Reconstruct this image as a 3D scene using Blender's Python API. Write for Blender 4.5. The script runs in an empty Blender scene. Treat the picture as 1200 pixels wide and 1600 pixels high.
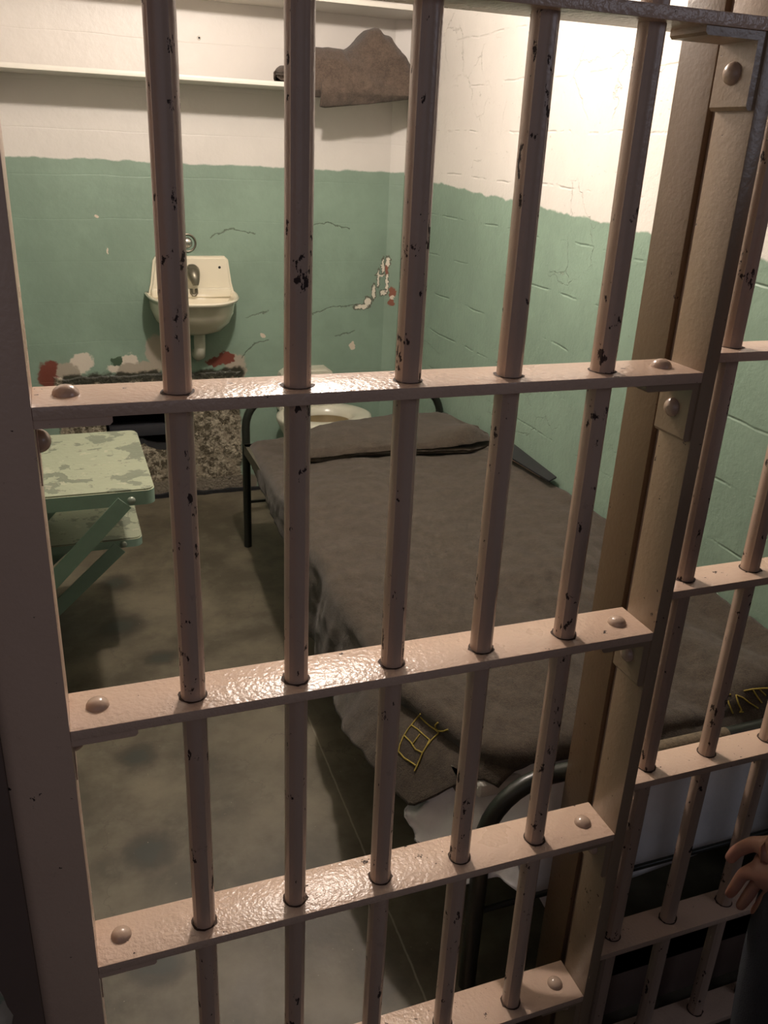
import bpy, bmesh, math, random
from mathutils import Vector, Matrix, noise
random.seed(7)
sc = bpy.context.scene
COL = sc.collection
PI = math.pi

# ---------------------------------------------------------------- materials
class NT:
    """small node builder around one material"""
    def __init__(s, name):
        s.m = bpy.data.materials.new(name); s.m.use_nodes = True
        s.t = s.m.node_tree; s.n = s.t.nodes; s.l = s.t.links
        s.b = s.n['Principled BSDF']
        g = s.n.new('ShaderNodeNewGeometry'); s.pos = g.outputs['Position']
    def put(s, sock, v):
        if hasattr(v, 'is_output') or isinstance(v, bpy.types.NodeSocket): s.l.new(v, sock)
        else:
            if isinstance(v, (tuple, list)) and len(v) == 3 and sock.type == 'RGBA': v = (*v, 1)
            sock.default_value = v
    def math(s, op, a, b=0.0, c=None, clamp=False):
        n = s.n.new('ShaderNodeMath'); n.operation = op; n.use_clamp = clamp
        s.put(n.inputs[0], a); s.put(n.inputs[1], b)
        if c is not None: s.put(n.inputs[2], c)
        return n.outputs[0]
    def vmath(s, op, a, b=None, out=0, scale=None):
        n = s.n.new('ShaderNodeVectorMath'); n.operation = op
        s.put(n.inputs[0], a)
        if b is not None: s.put(n.inputs[1], b)
        if scale is not None: s.put(n.inputs['Scale'], scale)
        return n.outputs[out]
    def noise(s, scale, detail=4, rough=.5, vec=None, out=0, dist=0):
        n = s.n.new('ShaderNodeTexNoise'); s.l.new(vec or s.pos, n.inputs['Vector'])
        n.inputs['Scale'].default_value = scale; n.inputs['Detail'].default_value = detail
        n.inputs['Roughness'].default_value = rough; n.inputs['Distortion'].default_value = dist
        return n.outputs[out]
    def voronoi(s, scale, feature='F1', vec=None, out=0, rand=1):
        n = s.n.new('ShaderNodeTexVoronoi'); n.feature = feature; s.l.new(vec or s.pos, n.inputs['Vector'])
        n.inputs['Scale'].default_value = scale; n.inputs['Randomness'].default_value = rand
        return n.outputs[out]
    def step(s, v, lo, hi):
        n = s.n.new('ShaderNodeMapRange'); n.interpolation_type = 'SMOOTHSTEP'
        s.put(n.inputs[0], v); n.inputs[1].default_value = lo; n.inputs[2].default_value = hi
        n.inputs[3].default_value = 0; n.inputs[4].default_value = 1
        if lo > hi:
            n.inputs[1].default_value = hi; n.inputs[2].default_value = lo
            n.inputs[3].default_value = 1; n.inputs[4].default_value = 0
        return n.outputs[0]
    def mix(s, f, a, b):
        n = s.n.new('ShaderNodeMix'); n.data_type = 'RGBA'
        s.put(n.inputs[0], f); s.put(n.inputs[6], a); s.put(n.inputs[7], b)
        return n.outputs[2]
    def xyz(s, v=None):
        n = s.n.new('ShaderNodeSeparateXYZ'); s.l.new(v or s.pos, n.inputs[0]); return n.outputs
    def bump(s, h, strength=.3, dist=.01, prev=None):
        n = s.n.new('ShaderNodeBump'); n.inputs['Strength'].default_value = strength; n.inputs['Distance'].default_value = dist
        s.put(n.inputs['Height'], h)
        if prev is not None: s.l.new(prev, n.inputs['Normal'])
        return n.outputs[0]
    def warp(s, amp, scale, detail=3):
        c = s.noise(scale, detail, .6, out=1)
        d = s.vmath('SUBTRACT', c, (.5, .5, .5)); d = s.vmath('SCALE', d, scale=amp)
        return s.vmath('ADD', s.pos, d)
    def blobs(s, vec, lst, soft=.12):
        """1 inside any of the ellipses (cx,cy,cz,rx,ry,rz) of warped position"""
        cur = None
        for cx, cy, cz, rx, ry, rz in lst:
            d = s.vmath('SUBTRACT', vec, (cx, cy, cz)); d = s.vmath('MULTIPLY', d, (1/rx, 1/ry, 1/rz))
            ln = s.vmath('LENGTH', d, out=1)
            cur = ln if cur is None else s.math('MINIMUM', cur, ln)
        return s.step(cur, 1+soft, 1-soft)
    def box(s, vec, c, h, soft=.02):
        d = s.vmath('SUBTRACT', vec, c); d = s.vmath('ABSOLUTE', d); d = s.vmath('SUBTRACT', d, h)
        x, y, z = s.xyz(d)
        m = s.math('MAXIMUM', s.math('MAXIMUM', x, y), z)
        return s.step(m, soft, -soft)
    def done(s, color=None, rough=None, normal=None, **kw):
        if color is not None: s.put(s.b.inputs['Base Color'], color)
        if rough is not None: s.put(s.b.inputs['Roughness'], rough)
        if normal is not None: s.l.new(normal, s.b.inputs['Normal'])
        for k, v in kw.items(): s.put(s.b.inputs[k.replace('_', ' ')], v)
        return s.m

def paint_metal(name, base, chips=(.035, .018, .014), lo=.68, rough=.27, bump=.0011):
    t = NT(name)
    n1 = t.noise(55, 3, .55); n2 = t.noise(9, 4, .6)
    sv = t.vmath('MULTIPLY', t.pos, (1, 1, .5 if lo < .67 else 1))
    chip = t.step(t.math('ADD', t.noise(70, 5, .65, vec=sv), t.math('MULTIPLY', t.math('SUBTRACT', n2, .5), .35)), lo, lo+.02)
    tint = t.mix(t.noise(6, 5, .6), [c*.88 for c in base], [min(1, c*1.08) for c in base])
    scuff = t.step(t.noise(38, 6, .7), .63, .7)
    col = t.mix(t.math('MULTIPLY', scuff, .35), tint, [c*.62 for c in base])
    col = t.mix(chip, col, chips)
    h = t.math('SUBTRACT', t.math('ADD', t.noise(160, 2, .5), t.math('MULTIPLY', n1, .9)), t.math('MULTIPLY', chip, .8))
    nb = t.bump(h, .35, bump)
    r = t.math('ADD', t.math('MULTIPLY', chip, .4), t.math('ADD', rough-.05, t.math('MULTIPLY', n2, .14)))
    return t.done(col, r, nb)

def simple(name, base, rough=.5, nscale=40, var=.12, bump=.15, metallic=0.0, dist=.003, **kw):
    t = NT(name)
    n = t.noise(nscale, 4, .6)
    col = t.mix(n, [c*(1-var) for c in base], [min(1, c*(1+var)) for c in base])
    nb = t.bump(t.noise(nscale*2.5, 3, .6), bump, dist)
    return t.done(col, rough, nb, Metallic=metallic, **kw)

def wool(name, base):
    t = NT(name)
    f = t.noise(420, 3, .7); m = t.noise(30, 5, .65); w = t.noise(130, 3, .6)
    v = t.math('ADD', t.math('MULTIPLY', f, .55), t.math('ADD', t.math('MULTIPLY', m, .3), t.math('MULTIPLY', w, .3)))
    col = t.mix(t.step(v, .35, .8), [c*.5 for c in base], [c*1.7 for c in base])
    nb = t.bump(v, .55, .006)
    return t.done(col, .95, nb, Sheen_Weight=.12, Sheen_Roughness=.6, Specular_IOR_Level=.15)

GREEN = (.205, .285, .220); WHITE = (.66, .62, .57)
def wall_base(t, line, wob=.012):
    """white-over-green painted plaster; LINE is a socket: height above the paint line"""
    n = t.noise(14, 4, .6)
    edge = t.math('ADD', line, t.math('MULTIPLY', t.math('SUBTRACT', n, .5), wob*2))
    g = t.step(edge, .004, -.004)
    blot = t.noise(3.2, 5, .65)
    gcol = t.mix(t.step(blot, .35, .7), [c*.92 for c in GREEN], [c*1.1 for c in GREEN])
    wcol = t.mix(t.step(t.noise(4, 5, .6), .35, .75), [c*.95 for c in WHITE], WHITE)
    return t.mix(g, wcol, gcol), g

def make_back_wall():
    t = NT('painted_back_wall')
    x, y, z = t.xyz()
    line = t.math('SUBTRACT', z, t.math('ADD', 1.419, t.math('MULTIPLY', x, -.006)))
    col, g = wall_base(t, line)
    W = t.warp(.085, 16, 5); W2 = t.warp(.05, 42, 4)
    Y = 2.893
    white = (.62, .55, .46); red = (.16, .045, .03); dark = (.035, .034, .022); beige = (.36, .31, .245)
    # plaster that shows where the paint has come off
    col = t.mix(t.blobs(W, [(.068, Y, .622, .045, 1, .045), (.22, Y, .603, .06, 1, .022), (.265, Y, .622, .03, 1, .03)]), col, white)
    col = t.mix(t.blobs(W, [(.385, Y, .665, .05, 1, .075), (.44, Y, .64, .03, 1, .05), (.555, Y, .665, .02, 1, .045)]), col, beige)
    col = t.mix(t.blobs(W, [(-.05, Y, .585, .055, 1, .06), (-.04, Y, .53, .03, 1, .06)]), col, red)
    col = t.mix(t.blobs(W, [(.018, Y, .592, .05, 1, .045), (.715, Y, .585, .05, 1, .055), (.30, Y, .59, .10, 1, .035), (-.01, Y, .52, .03, 1, .05)]), col, beige)
    col = t.mix(t.blobs(W2, [(.62, Y, .612, .035, 1, .02), (.67, Y, .63, .04, 1, .026)]), col, red)
    col = t.mix(t.blobs(W2, [(.21, Y, .628, .026, 1, .022)]), col, (.05, .085, .05))
    # bare aggregate below
    peb = t.box(t.warp(.05, 14, 4), (.345, Y, .20), (.385, 1, .365), .006)
    v = t.voronoi(75, vec=t.warp(.02, 60)); vc = t.noise(42, 5, .72)
    agg = t.mix(t.step(vc, .42, .58), (.075, .06, .036), (.36, .315, .235))
    agg = t.mix(t.step(t.noise(130, 3, .6), .6, .66), agg, (.06, .05, .035))
    agg = t.mix(t.step(t.noise(9, 4, .6), .5, .62), agg, (.25, .21, .15))
    col = t.mix(peb, col, agg)
    base = t.box(t.warp(.03, 20, 3), (.35, Y, .02), (.45, 1, .055), .006)
    col = t.mix(base, col, (.17, .145, .11))
    band = t.box(t.warp(.06, 22, 4), (.37, Y, .560), (.38, 1, .022), .008)
    col = t.mix(band, col, dark)
    # flaked marks beside the corner
    P = t.warp(.03, 55, 4)
    fl = [(1.405, Y, 1.035, .007, 1, .022), (1.385, Y, 1.02, .006, 1, .03), (1.365, Y, .965, .006, 1, .035), (1.345, Y, .905, .008, 1, .03), (1.29, Y, .84, .03, 1, .011), (1.318, Y, .862, .014, 1, .018),
          (1.375, Y, .98, .02, 1, .005), (1.39, Y, .90, .012, 1, .012), (1.405, Y, .945, .005, 1, .04)]
    col = t.mix(t.blobs(P, [(a, b, c, d*1.5, e, f*1.35) for a, b, c, d, e, f in fl]), col, (.10, .10, .075))
    col = t.mix(t.blobs(P, fl), col, (.68, .62, .52))
    col = t.mix(t.blobs(P, [(1.428, Y, .905, .013, 1, .024), (1.425, Y, .86, .011, 1, .017), (1.40, Y, 1.0, .006, 1, .02)]), col, (.22, .08, .05))
    col = t.mix(t.blobs(P, [(1.428, Y, .883, .009, 1, .009), (1.25, Y, .665, .012, 1, .02), (.835, Y, .72, .012, 1, .01), (.175, Y, 1.212, .008, 1, .007), (.208, Y, 1.079, .004, 1, .012)]), col, (.62, .52, .42))
    # cracks
    lines = None
    for (ax, az, bx, bz) in [(.74, .63, .80, .69), (.80, .69, .86, .70), (1.06, .81, 1.16, .845), (1.16, .845, 1.27, .845), (.62, 1.135, .70, 1.17), (.70, 1.17, .80, 1.15), (1.0, 1.18, 1.12, 1.20), (1.12, 1.20, 1.22, 1.175), (1.17, .71, 1.26, .73), (.76, .80, .86, .83)]:
        L = math.hypot(bx-ax, bz-az); ux, uz = (bx-ax)/L, (bz-az)/L
        d = t.vmath('SUBTRACT', t.warp(.035, 30, 4), ((ax+bx)/2, Y, (az+bz)/2))
        al = t.math('SUBTRACT', t.math('ABSOLUTE', t.vmath('DOT_PRODUCT', d, (ux, 0, uz), out=1)), L/2)
        ac = t.math('ABSOLUTE', t.vmath('DOT_PRODUCT', d, (-uz, 0, ux), out=1))
        m = t.math('MAXIMUM', al, ac)
        lines = m if lines is None else t.math('MINIMUM', lines, m)
    crack = t.step(lines, .0035, .001)
    col = t.mix(t.math('MULTIPLY', crack, .75), col, (.08, .10, .07))
    h = t.math('ADD', t.math('MULTIPLY', t.noise(18, 5, .6), .5), t.math('MULTIPLY', t.math('MULTIPLY', peb, t.math('ADD', vc, v)), 2.0))
    h = t.math('SUBTRACT', h, t.math('MULTIPLY', crack, .8))
    bl = t.step(t.math('ABSOLUTE', t.math('SUBTRACT', t.math('FRACT', t.math('MULTIPLY', t.math('ADD', z, t.math('MULTIPLY', t.noise(5, 2), .02)), 6.2)), .5)), .02, .0)
    h = t.math('SUBTRACT', h, t.math('MULTIPLY', bl, .10))
    nb = t.bump(h, .5, .008)
    return t.done(col, t.math('ADD', .42, t.math('MULTIPLY', peb, .45)), nb)

def make_side_wall():
    t = NT('painted_side_wall')
    x, y, z = t.xyz()
    line = t.math('SUBTRACT', z, t.math('ADD', 1.3015, t.math('MULTIPLY', y, .0345)))
    col, g = wall_base(t, line, .016)
    zz = t.math('ADD', z, t.math('MULTIPLY', t.noise(4, 3), .03))
    bl = t.step(t.math('ABSOLUTE', t.math('SUBTRACT', t.math('FRACT', t.math('MULTIPLY', zz, 6.6)), .5)), .035, .0)
    gap = t.step(t.noise(7, 4, .7), .45, .6)
    mp = t.n.new('ShaderNodeMapping'); t.l.new(t.pos, mp.inputs['Vector']); mp.inputs['Scale'].default_value = (1, 1, 2.0); mp.inputs['Rotation'].default_value = (.5, 0, 0)
    W = mp.outputs[0]
    ch = t.step(t.noise(30, 5, .75, vec=W), .655, .69)
    ed = t.step(t.voronoi(5.2, 'DISTANCE_TO_EDGE', vec=t.warp(.12, 9, 5)), .012, .0)
    ed = t.math('MULTIPLY', ed, t.step(t.noise(3.1, 3, .6), .52, .62))
    marks = t.math('MAXIMUM', t.math('MULTIPLY', ch, .55), t.math('MULTIPLY', ed, .6))
    col = t.mix(t.math('MULTIPLY', marks, .45), col, (.16, .15, .11))
    h = t.math('ADD', t.math('MULTIPLY', t.noise(16, 6, .65), .55), t.math('MULTIPLY', t.noise(70, 3, .6), .12))
    h = t.math('SUBTRACT', h, t.math('MULTIPLY', t.math('MULTIPLY', bl, gap), .35))
    h = t.math('SUBTRACT', h, t.math('MULTIPLY', marks, .55))
    nb = t.bump(h, .6, .011)
    return t.done(col, .4, nb)

def make_floor():
    t = NT('worn_concrete_floor')
    n = t.noise(3.0, 6, .62); n2 = t.noise(11, 6, .65)
    col = t.mix(t.step(n, .36, .66), (.054, .045, .029), (.135, .115, .078))
    col = t.mix(t.math('MULTIPLY', t.step(n2, .5, .68), .5), col, (.13, .115, .08))
    crk = t.step(t.voronoi(3.4, 'DISTANCE_TO_EDGE', vec=t.warp(.25, 6, 5)), .012, .0)
    col = t.mix(t.math('MULTIPLY', t.math('MULTIPLY', crk, t.step(t.noise(2.3), .42, .55)), .6), col, (.06, .05, .035))
    W = t.warp(.05, 18, 4)
    spots = [(.084, 1.087, 0, .05, .046, 1), (.078, .74, 0, .052, .05, 1), (.06, .43, 0, .05, .045, 1), (.10, 2.10, 0, .055, .055, 1), (.095, 1.78, 0, .07, .06, 1), (.20, 1.55, 0, .05, .04, 1)]
    col = t.mix(t.math('MULTIPLY', t.blobs(W, [(a, b, c, d*1.15, e*1.15, f) for a, b, c, d, e, f in spots], .35), .72), col, (.022, .019, .013))
    col = t.mix(t.math('MULTIPLY', t.blobs(W, [(a, b, c, d*.6, e*.6, f) for a, b, c, d, e, f in spots], .3), .85), col, (.030, .033, .025))
    d = t.vmath('SUBTRACT', t.warp(.006, 20), (.548, .55, 0))
    a = t.math('ABSOLUTE', t.vmath('DOT_PRODUCT', d, (.99975, -.0225, 0), out=1))
    seam = t.step(a, .003, .001)
    yl = t.xyz()[1]
    seam = t.math('MULTIPLY', seam, t.math('MULTIPLY', t.step(yl, .1, .15), t.step(yl, 1.4, 1.0)))
    col = t.mix(t.math('MULTIPLY', seam, .55), col, (.30, .27, .21))
    pk = t.step(t.noise(85, 3, .7), .70, .74)
    col = t.mix(t.math('MULTIPLY', pk, .5), col, (.42, .37, .27))
    h = t.math('ADD', t.math('MULTIPLY', n2, .5), t.math('MULTIPLY', t.noise(90, 3), .2))
    return t.done(col, t.math('ADD', .42, t.math('MULTIPLY', n2, .25)), t.bump(h, .25, .004))

def worn_green(name):
    t = NT(name)
    base = t.mix(t.noise(12, 4, .6), (.235, .255, .18), (.285, .30, .21))
    nz = t.xyz(t.n['Geometry'].outputs['Normal'])[2] if 'Geometry' in t.n else None
    w = t.noise(11, 5, .6)
    wear = t.step(w, .555, .575); wear2 = t.step(t.noise(42, 5, .7), .63, .66)
    col = t.mix(t.math('MULTIPLY', wear, .9), base, (.13, .145, .105))
    col = t.mix(wear2, col, (.17, .16, .12))
    lt = t.step(t.noise(26, 4, .6), .63, .65)
    col = t.mix(t.math('MULTIPLY', lt, .6), col, (.36, .34, .255))
    h = t.math('SUBTRACT', t.noise(60, 3), t.math('ADD', wear, wear2))
    return t.done(col, .45, t.bump(h, .35, .003))

M = {}
M['steel'] = paint_metal('pink_beige_painted_steel', (.60, .43, .325))
M['steel_flat'] = paint_metal('pink_beige_painted_crossbars', (.60, .43, .325), bump=.0034, rough=.27)
M['steel_bar'] = paint_metal('chipped_bar_paint', (.48, .345, .265), lo=.638, rough=.30)
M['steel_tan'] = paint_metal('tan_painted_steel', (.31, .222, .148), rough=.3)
M['steel_brown'] = paint_metal('brown_painted_post', (.150, .098, .058), rough=.35)
M['chip'] = simple('dark_ring_edge', (.05, .025, .015), .8)  # dark uneven ring on the crossbar round each bar
M['rivet'] = paint_metal('rivet_paint', (.46, .33, .25), lo=.75, rough=.22)
M['back'] = make_back_wall(); M['side'] = make_side_wall(); M['floor'] = make_floor()
M['ceil'] = simple('white_ceiling_paint', (.58, .55, .50), .6, 12, .04)
M['shelf'] = simple('white_shelf_paint', (.66, .63, .56), .42, 20, .05, .1)
M['porc'] = simple('cream_porcelain', (.72, .66, .52), .16, 8, .06, .04, Coat_Weight=.3)
M['porc_old'] = simple('old_toilet_porcelain', (.55, .53, .43), .25, 12, .12, .06)
M['bowl_in'] = simple('stained_bowl', (.20, .15, .075), .4, 20, .3)
M['brass'] = simple('tarnished_faucet', (.16, .145, .11), .35, 30, .3, .1, .7)
M['chrome'] = simple('dull_chrome', (.55, .55, .5), .25, 30, .1, .05, .9)
M['dark'] = simple('flat_black', (.008, .008, .009), .9)  # flat black; the dark inside of holes and gaps is put into its colour
M['duct'] = simple('grey_duct', (.022, .022, .027), .7)
M['bed'] = simple('dark_green_enamel', (.014, .016, .012), .35, 50, .3, .1)
M['rust'] = simple('rusty_worn_enamel', (.12, .09, .055), .75, 120, .8, .5)
M['bed_rail'] = simple('dull_olive_steel', (.075, .068, .048), .5, 40, .25, .15)
M['green'] = worn_green('worn_pale_green_paint')
M['green_side'] = simple('green_enamel', (.20, .29, .23), .42, 30, .1, .12)
M['bolt'] = simple('pale_bolt', (.27, .30, .25), .35, 40, .1, .1, .3)
M['wool'] = wool('brown_wool', (.043, .033, .0235))
M['wool2'] = wool('shelf_brown_wool', (.072, .052, .039))
M['sheet'] = simple('white_cotton', (.80, .80, .80), .85, 60, .05, .3, dist=.002)
M['mattress'] = simple('striped_ticking', (.55, .54, .50), .9, 40, .08, .3)
M['yellow'] = simple('yellow_thread', (.30, .225, .035), .8, 200, .3, .5)
M['gloss'] = simple('glossy_black_cover', (.02, .02, .022), .15, 20, .3, .05)
M['page'] = simple('faded_cover_edge', (.35, .22, .15), .5, 60, .4)
M['skin'] = simple('skin', (.34, .165, .115), .5, 25, .08, .12, Subsurface_Weight=.08)
M['hair'] = simple('dark_brown_hair', (.03, .02, .014), .6, 160, .5, .6)
M['jacket'] = simple('navy_jacket_cloth', (.014, .015, .022), .9, 120, .3, .4)
M['trouser'] = simple('dark_denim', (.016, .017, .024), .9, 160, .3, .4)
M['shoe'] = simple('black_shoe_leather', (.012, .012, .012), .45, 60, .2, .2)
M['jamb'] = simple('dark_brown_paint', (.15, .105, .085), .5, 14, .15, .2)
M['pier'] = None

def make_pier():
    t = NT('peeling_pier_paint')
    n = t.noise(9, 5, .65)
    col = t.mix(t.step(n, .5, .53), (.30, .36, .27), (.50, .45, .36))
    col = t.mix(t.step(t.noise(17, 5, .7), .63, .66), col, (.06, .045, .03))
    return t.done(col, .55, t.bump(t.math('ADD', n, t.noise(40)), .4, .008))
M['pier'] = make_pier()

# ---------------------------------------------------------------- geometry helpers
def obj(name, bm, mats, parent=None, smooth=35, label=None, loc=None):
    me = bpy.data.meshes.new(name); bm.normal_update(); bm.to_mesh(me); bm.free()
    for m in (mats if isinstance(mats, (list, tuple)) else [mats]): me.materials.append(m)
    if smooth:
        for p in me.polygons: p.use_smooth = True
        try: me.set_sharp_from_angle(angle=math.radians(smooth))
        except Exception: pass
    o = bpy.data.objects.new(name, me); COL.objects.link(o)
    if parent is not None:
        o.parent = parent; o.matrix_parent_inverse = parent.matrix_world.inverted() if False else Matrix.Translation(-Vector(parent.location))
    if label: o['label'] = label
    return o
def tag(o, label, cat, group=None):
    o['label'] = label; o['category'] = cat
    if group: o['group'] = group
    return o
def thing(name, label, cat, loc=(0, 0, 0), group=None):
    o = bpy.data.objects.new(name, None); COL.objects.link(o); o.location = loc; o.empty_display_size = .1
    return tag(o, label, cat, group)
def struct(name, bm, m, smooth=0):
    o = obj(name, bm, m, None, smooth); o['kind'] = 'structure'; return o
def box(bm, x0, x1, y0, y1, z0, z1, bev=0.0, seg=2, mi=0):
    r = bmesh.ops.create_cube(bm, size=1)
    vs = r['verts']
    for v in vs:
        v.co = Vector(((x0+x1)/2+v.co.x*(x1-x0), (y0+y1)/2+v.co.y*(y1-y0), (z0+z1)/2+v.co.z*(z1-z0)))
    fs = set(f for v in vs for f in v.link_faces)
    for f in fs: f.material_index = mi
    if bev:
        es = list(set(e for v in vs for e in v.link_edges))
        bmesh.ops.bevel(bm, geom=es, offset=bev, segments=seg, affect='EDGES', profile=.6)
    return bm
def B(*a, **k): return box(bmesh.new(), *a, **k)
def sweep(bm, pts, rad, n=14, cap=True, mi=0, closed=False, flute=0):
    pts = [Vector(p) for p in pts]; N = len(pts)
    rads = rad if isinstance(rad, (list, tuple)) else [rad]*N
    rings = []; prev = None
    for i, p in enumerate(pts):
        if closed: t = (pts[(i+1) % N]-pts[i-1]).normalized()
        else: t = (pts[min(i+1, N-1)]-pts[max(i-1, 0)]).normalized()
        if prev is None:
            a = Vector((0, 0, 1)) if abs(t.z) < .9 else Vector((1, 0, 0))
            u = t.cross(a).normalized()
        else: u = (prev-t*prev.dot(t)).normalized()
        prev = u; w = t.cross(u)
        rings.append([bm.verts.new(p+(u*math.cos(2*PI*k/n)+w*math.sin(2*PI*k/n))*rads[i]*(1+(flute*max(0, math.cos(5*2*PI*k/n+1.0))**10 if flute else 0))) for k in range(n)])
    rng = range(N if closed else N-1)
    for i in rng:
        a, b = rings[i], rings[(i+1) % N]
        for k in range(n):
            f = bm.faces.new((a[k], a[(k+1) % n], b[(k+1) % n], b[k])); f.material_index = mi
    if cap and not closed:
        f = bm.faces.new(rings[0][::-1]); f.material_index = mi
        f = bm.faces.new(rings[-1]); f.material_index = mi
    return bm
def prism(bm, poly, axis, a, b, mi=0):
    """polygon of 2-D points extruded along AXIS (0 x, 1 y, 2 z) from A to B"""
    def P(p, s): return (s, p[0], p[1]) if axis == 0 else ((p[0], s, p[1]) if axis == 1 else (p[0], p[1], s))
    v0 = [bm.verts.new(P(p, a)) for p in poly]; v1 = [bm.verts.new(P(p, b)) for p in poly]
    fs = [bm.faces.new(v0), bm.faces.new(v1[::-1])]
    n = len(poly)
    for i in range(n): fs.append(bm.faces.new((v0[i], v1[i], v1[(i+1) % n], v0[(i+1) % n])))
    for f in fs: f.material_index = mi
    bmesh.ops.recalc_face_normals(bm, faces=fs)
    return bm
def dome(bm, c, nrm, r, h, n=18, m=6, mi=0):
    nrm = Vector(nrm).normalized(); a = Vector((0, 0, 1)) if abs(nrm.z) < .9 else Vector((1, 0, 0))
    u = nrm.cross(a).normalized(); w = nrm.cross(u); c = Vector(c); rings = []
    for j in range(m):
        th = j/m*PI/2
        rings.append([bm.verts.new(c+(u*math.cos(2*PI*k/n)+w*math.sin(2*PI*k/n))*r*math.cos(th)+nrm*h*math.sin(th)) for k in range(n)])
    top = bm.verts.new(c+nrm*h); fs = []
    for j in range(m-1):
        for k in range(n): fs.append(bm.faces.new((rings[j][k], rings[j][(k+1) % n], rings[j+1][(k+1) % n], rings[j+1][k])))
    for k in range(n): fs.append(bm.faces.new((rings[-1][k], rings[-1][(k+1) % n], top)))
    fs.append(bm.faces.new(rings[0][::-1]))
    for f in fs: f.material_index = mi
    bmesh.ops.recalc_face_normals(bm, faces=fs)
    return bm
def grid_mesh(pts, closed_u=False, closed_v=False):
    bm = bmesh.new(); V = [[bm.verts.new(p) for p in row] for row in pts]
    R, Cn = len(pts), len(pts[0])
    for i in range(R if closed_u else R-1):
        for j in range(Cn if closed_v else Cn-1):
            bm.faces.new((V[i][j], V[i][(j+1) % Cn], V[(i+1) % R][(j+1) % Cn], V[(i+1) % R][j]))
    return bm
def fbm(p, s, seed=0): return noise.fractal(Vector(p)*s+Vector((seed*7.3, seed*3.1, seed*1.7)), .6, 2.0, 4)
def sm(a, b, x):
    t = max(0, min(1, (x-a)/(b-a))); return t*t*(3-2*t)
def lerp(a, b, t): return a+(b-a)*t
def pl(x, pts):
    """piecewise-linear lookup"""
    if x <= pts[0][0]: return pts[0][1]
    for (a, b), (c, d) in zip(pts, pts[1:]):
        if x <= c: return b+(d-b)*(x-a)/(c-a)
    return pts[-1][1]
def solidify(o, t, off=-1):
    m = o.modifiers.new('thickness', 'SOLIDIFY'); m.thickness = t; m.offset = off
    return o

# ---------------------------------------------------------------- the cell shell
XL, XR, YB, ZC = -.17, 1.452, 2.893, 2.26
struct('floor', B(-2.6, 3.4, .19, YB+.1, -.1, 0), M['floor'])
struct('floor_corridor', B(-2.6, 3.4, -2.4, .19, -.32, -.22), M['floor'])
struct('trim_3', B(-2.6, 3.4, .19, .20, -.22, -.001), M['jamb'])
struct('ceiling', B(XL-.1, XR+.1, .0, YB+.1, ZC, ZC+.1), M['ceil'])
struct('wall_left', B(XL-.1, XL, .2, YB, 0, ZC), M['side'])
struct('wall_right', B(XR, XR+.1, .2, YB, 0, ZC), M['side'])
# back wall with the dug hole
hole = [(.140, .24), (.146, .33), (.143, .405), (.17, .428), (.25, .424), (.34, .430), (.415, .418), (.438, .36), (.432, .29), (.44, .232), (.41, .222), (.36, .228), (.315, .246), (.30, .262), (.24, .246), (.19, .25)]
bm = bmesh.new()
out = [bm.verts.new((x, YB, z)) for x, z in [(XL-.1, -.05), (XL-.1, ZC), (XR+.1, ZC), (XR+.1, -.05)]]
inn = [bm.verts.new((x, YB, z)) for x, z in hole]
es = [bm.edges.new((out[i], out[(i+1) % 4])) for i in range(4)]+[bm.edges.new((inn[i], inn[(i+1) % len(inn)])) for i in range(len(inn))]
bmesh.ops.triangle_fill(bm, edges=es, use_beauty=True, use_dissolve=False)
bmesh.ops.recalc_face_normals(bm, faces=bm.faces)
if bm.faces[0].normal.y > 0: bmesh.ops.reverse_faces(bm, faces=bm.faces)
deep = [bm.verts.new((x*.95+.015, YB+.32, z*.97+.01)) for x, z in hole]
for i in range(len(hole)):
    j = (i+1) % len(hole)
    f = bm.faces.new((inn[i], deep[i], deep[j], inn[j])); f.material_index = 1
f = bm.faces.new(deep); f.material_index = 1
wb = struct('wall_back', bm, [M['back'], M['dark']])
obj('duct', B(.16, .425, YB+.06, YB+.13, .275, .325, .004), M['duct'], wb, label='dark grey duct inside the hole')
# plaster fillet in the back right corner
bm = bmesh.new(); prism(bm, [(XR-.055, YB-.0005), (XR-.0005, YB-.0005), (XR-.0005, YB-.035)], 2, 0, ZC)
struct('trim_1', bm, M['back'])
# crooked black strip for the dark gap along the back wall
bm = bmesh.new()
top = []
for i in range(40):
    x = XL+.01+i*(XR-.08-XL)/39
    top.append((x, YB-.012-.012*abs(fbm((x, 0, 0), 9, 3)), .012+.012*abs(fbm((x, 1, 0), 12, 5))))
rows = [[(x, YB, .0), (x, y, .0), (x, y, z), (x, YB, z)] for x, y, z in top]
bm = grid_mesh(rows)
struct('gap_strip_back', bm, M['dark'])
# front of the cell beside and above the opening
struct('wall_front', B(-2.6, -.128, -.004, .20, -.22, 2.6), M['pier'])
bm = bmesh.new()
edge = [(-.104, -.22), (-.104, 2.14)]
left = [(-.133-.045*sm(.45, .75, z*.02)-.016*abs(fbm((0, 0, z*.02), 30, 2)), z*.02) for z in range(107, -12, -1)]
prism(bm, edge+left, 1, -.012, .19)
struct('trim_2', bm, M['jamb'])
struct('wall_lintel', B(-2.6, 3.4, .02, .2, 2.14, 2.6), M['pier'])
struct('wall_front_right', B(XR, 3.4, -.004, .20, -.22, 2.14), M['pier'])

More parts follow.
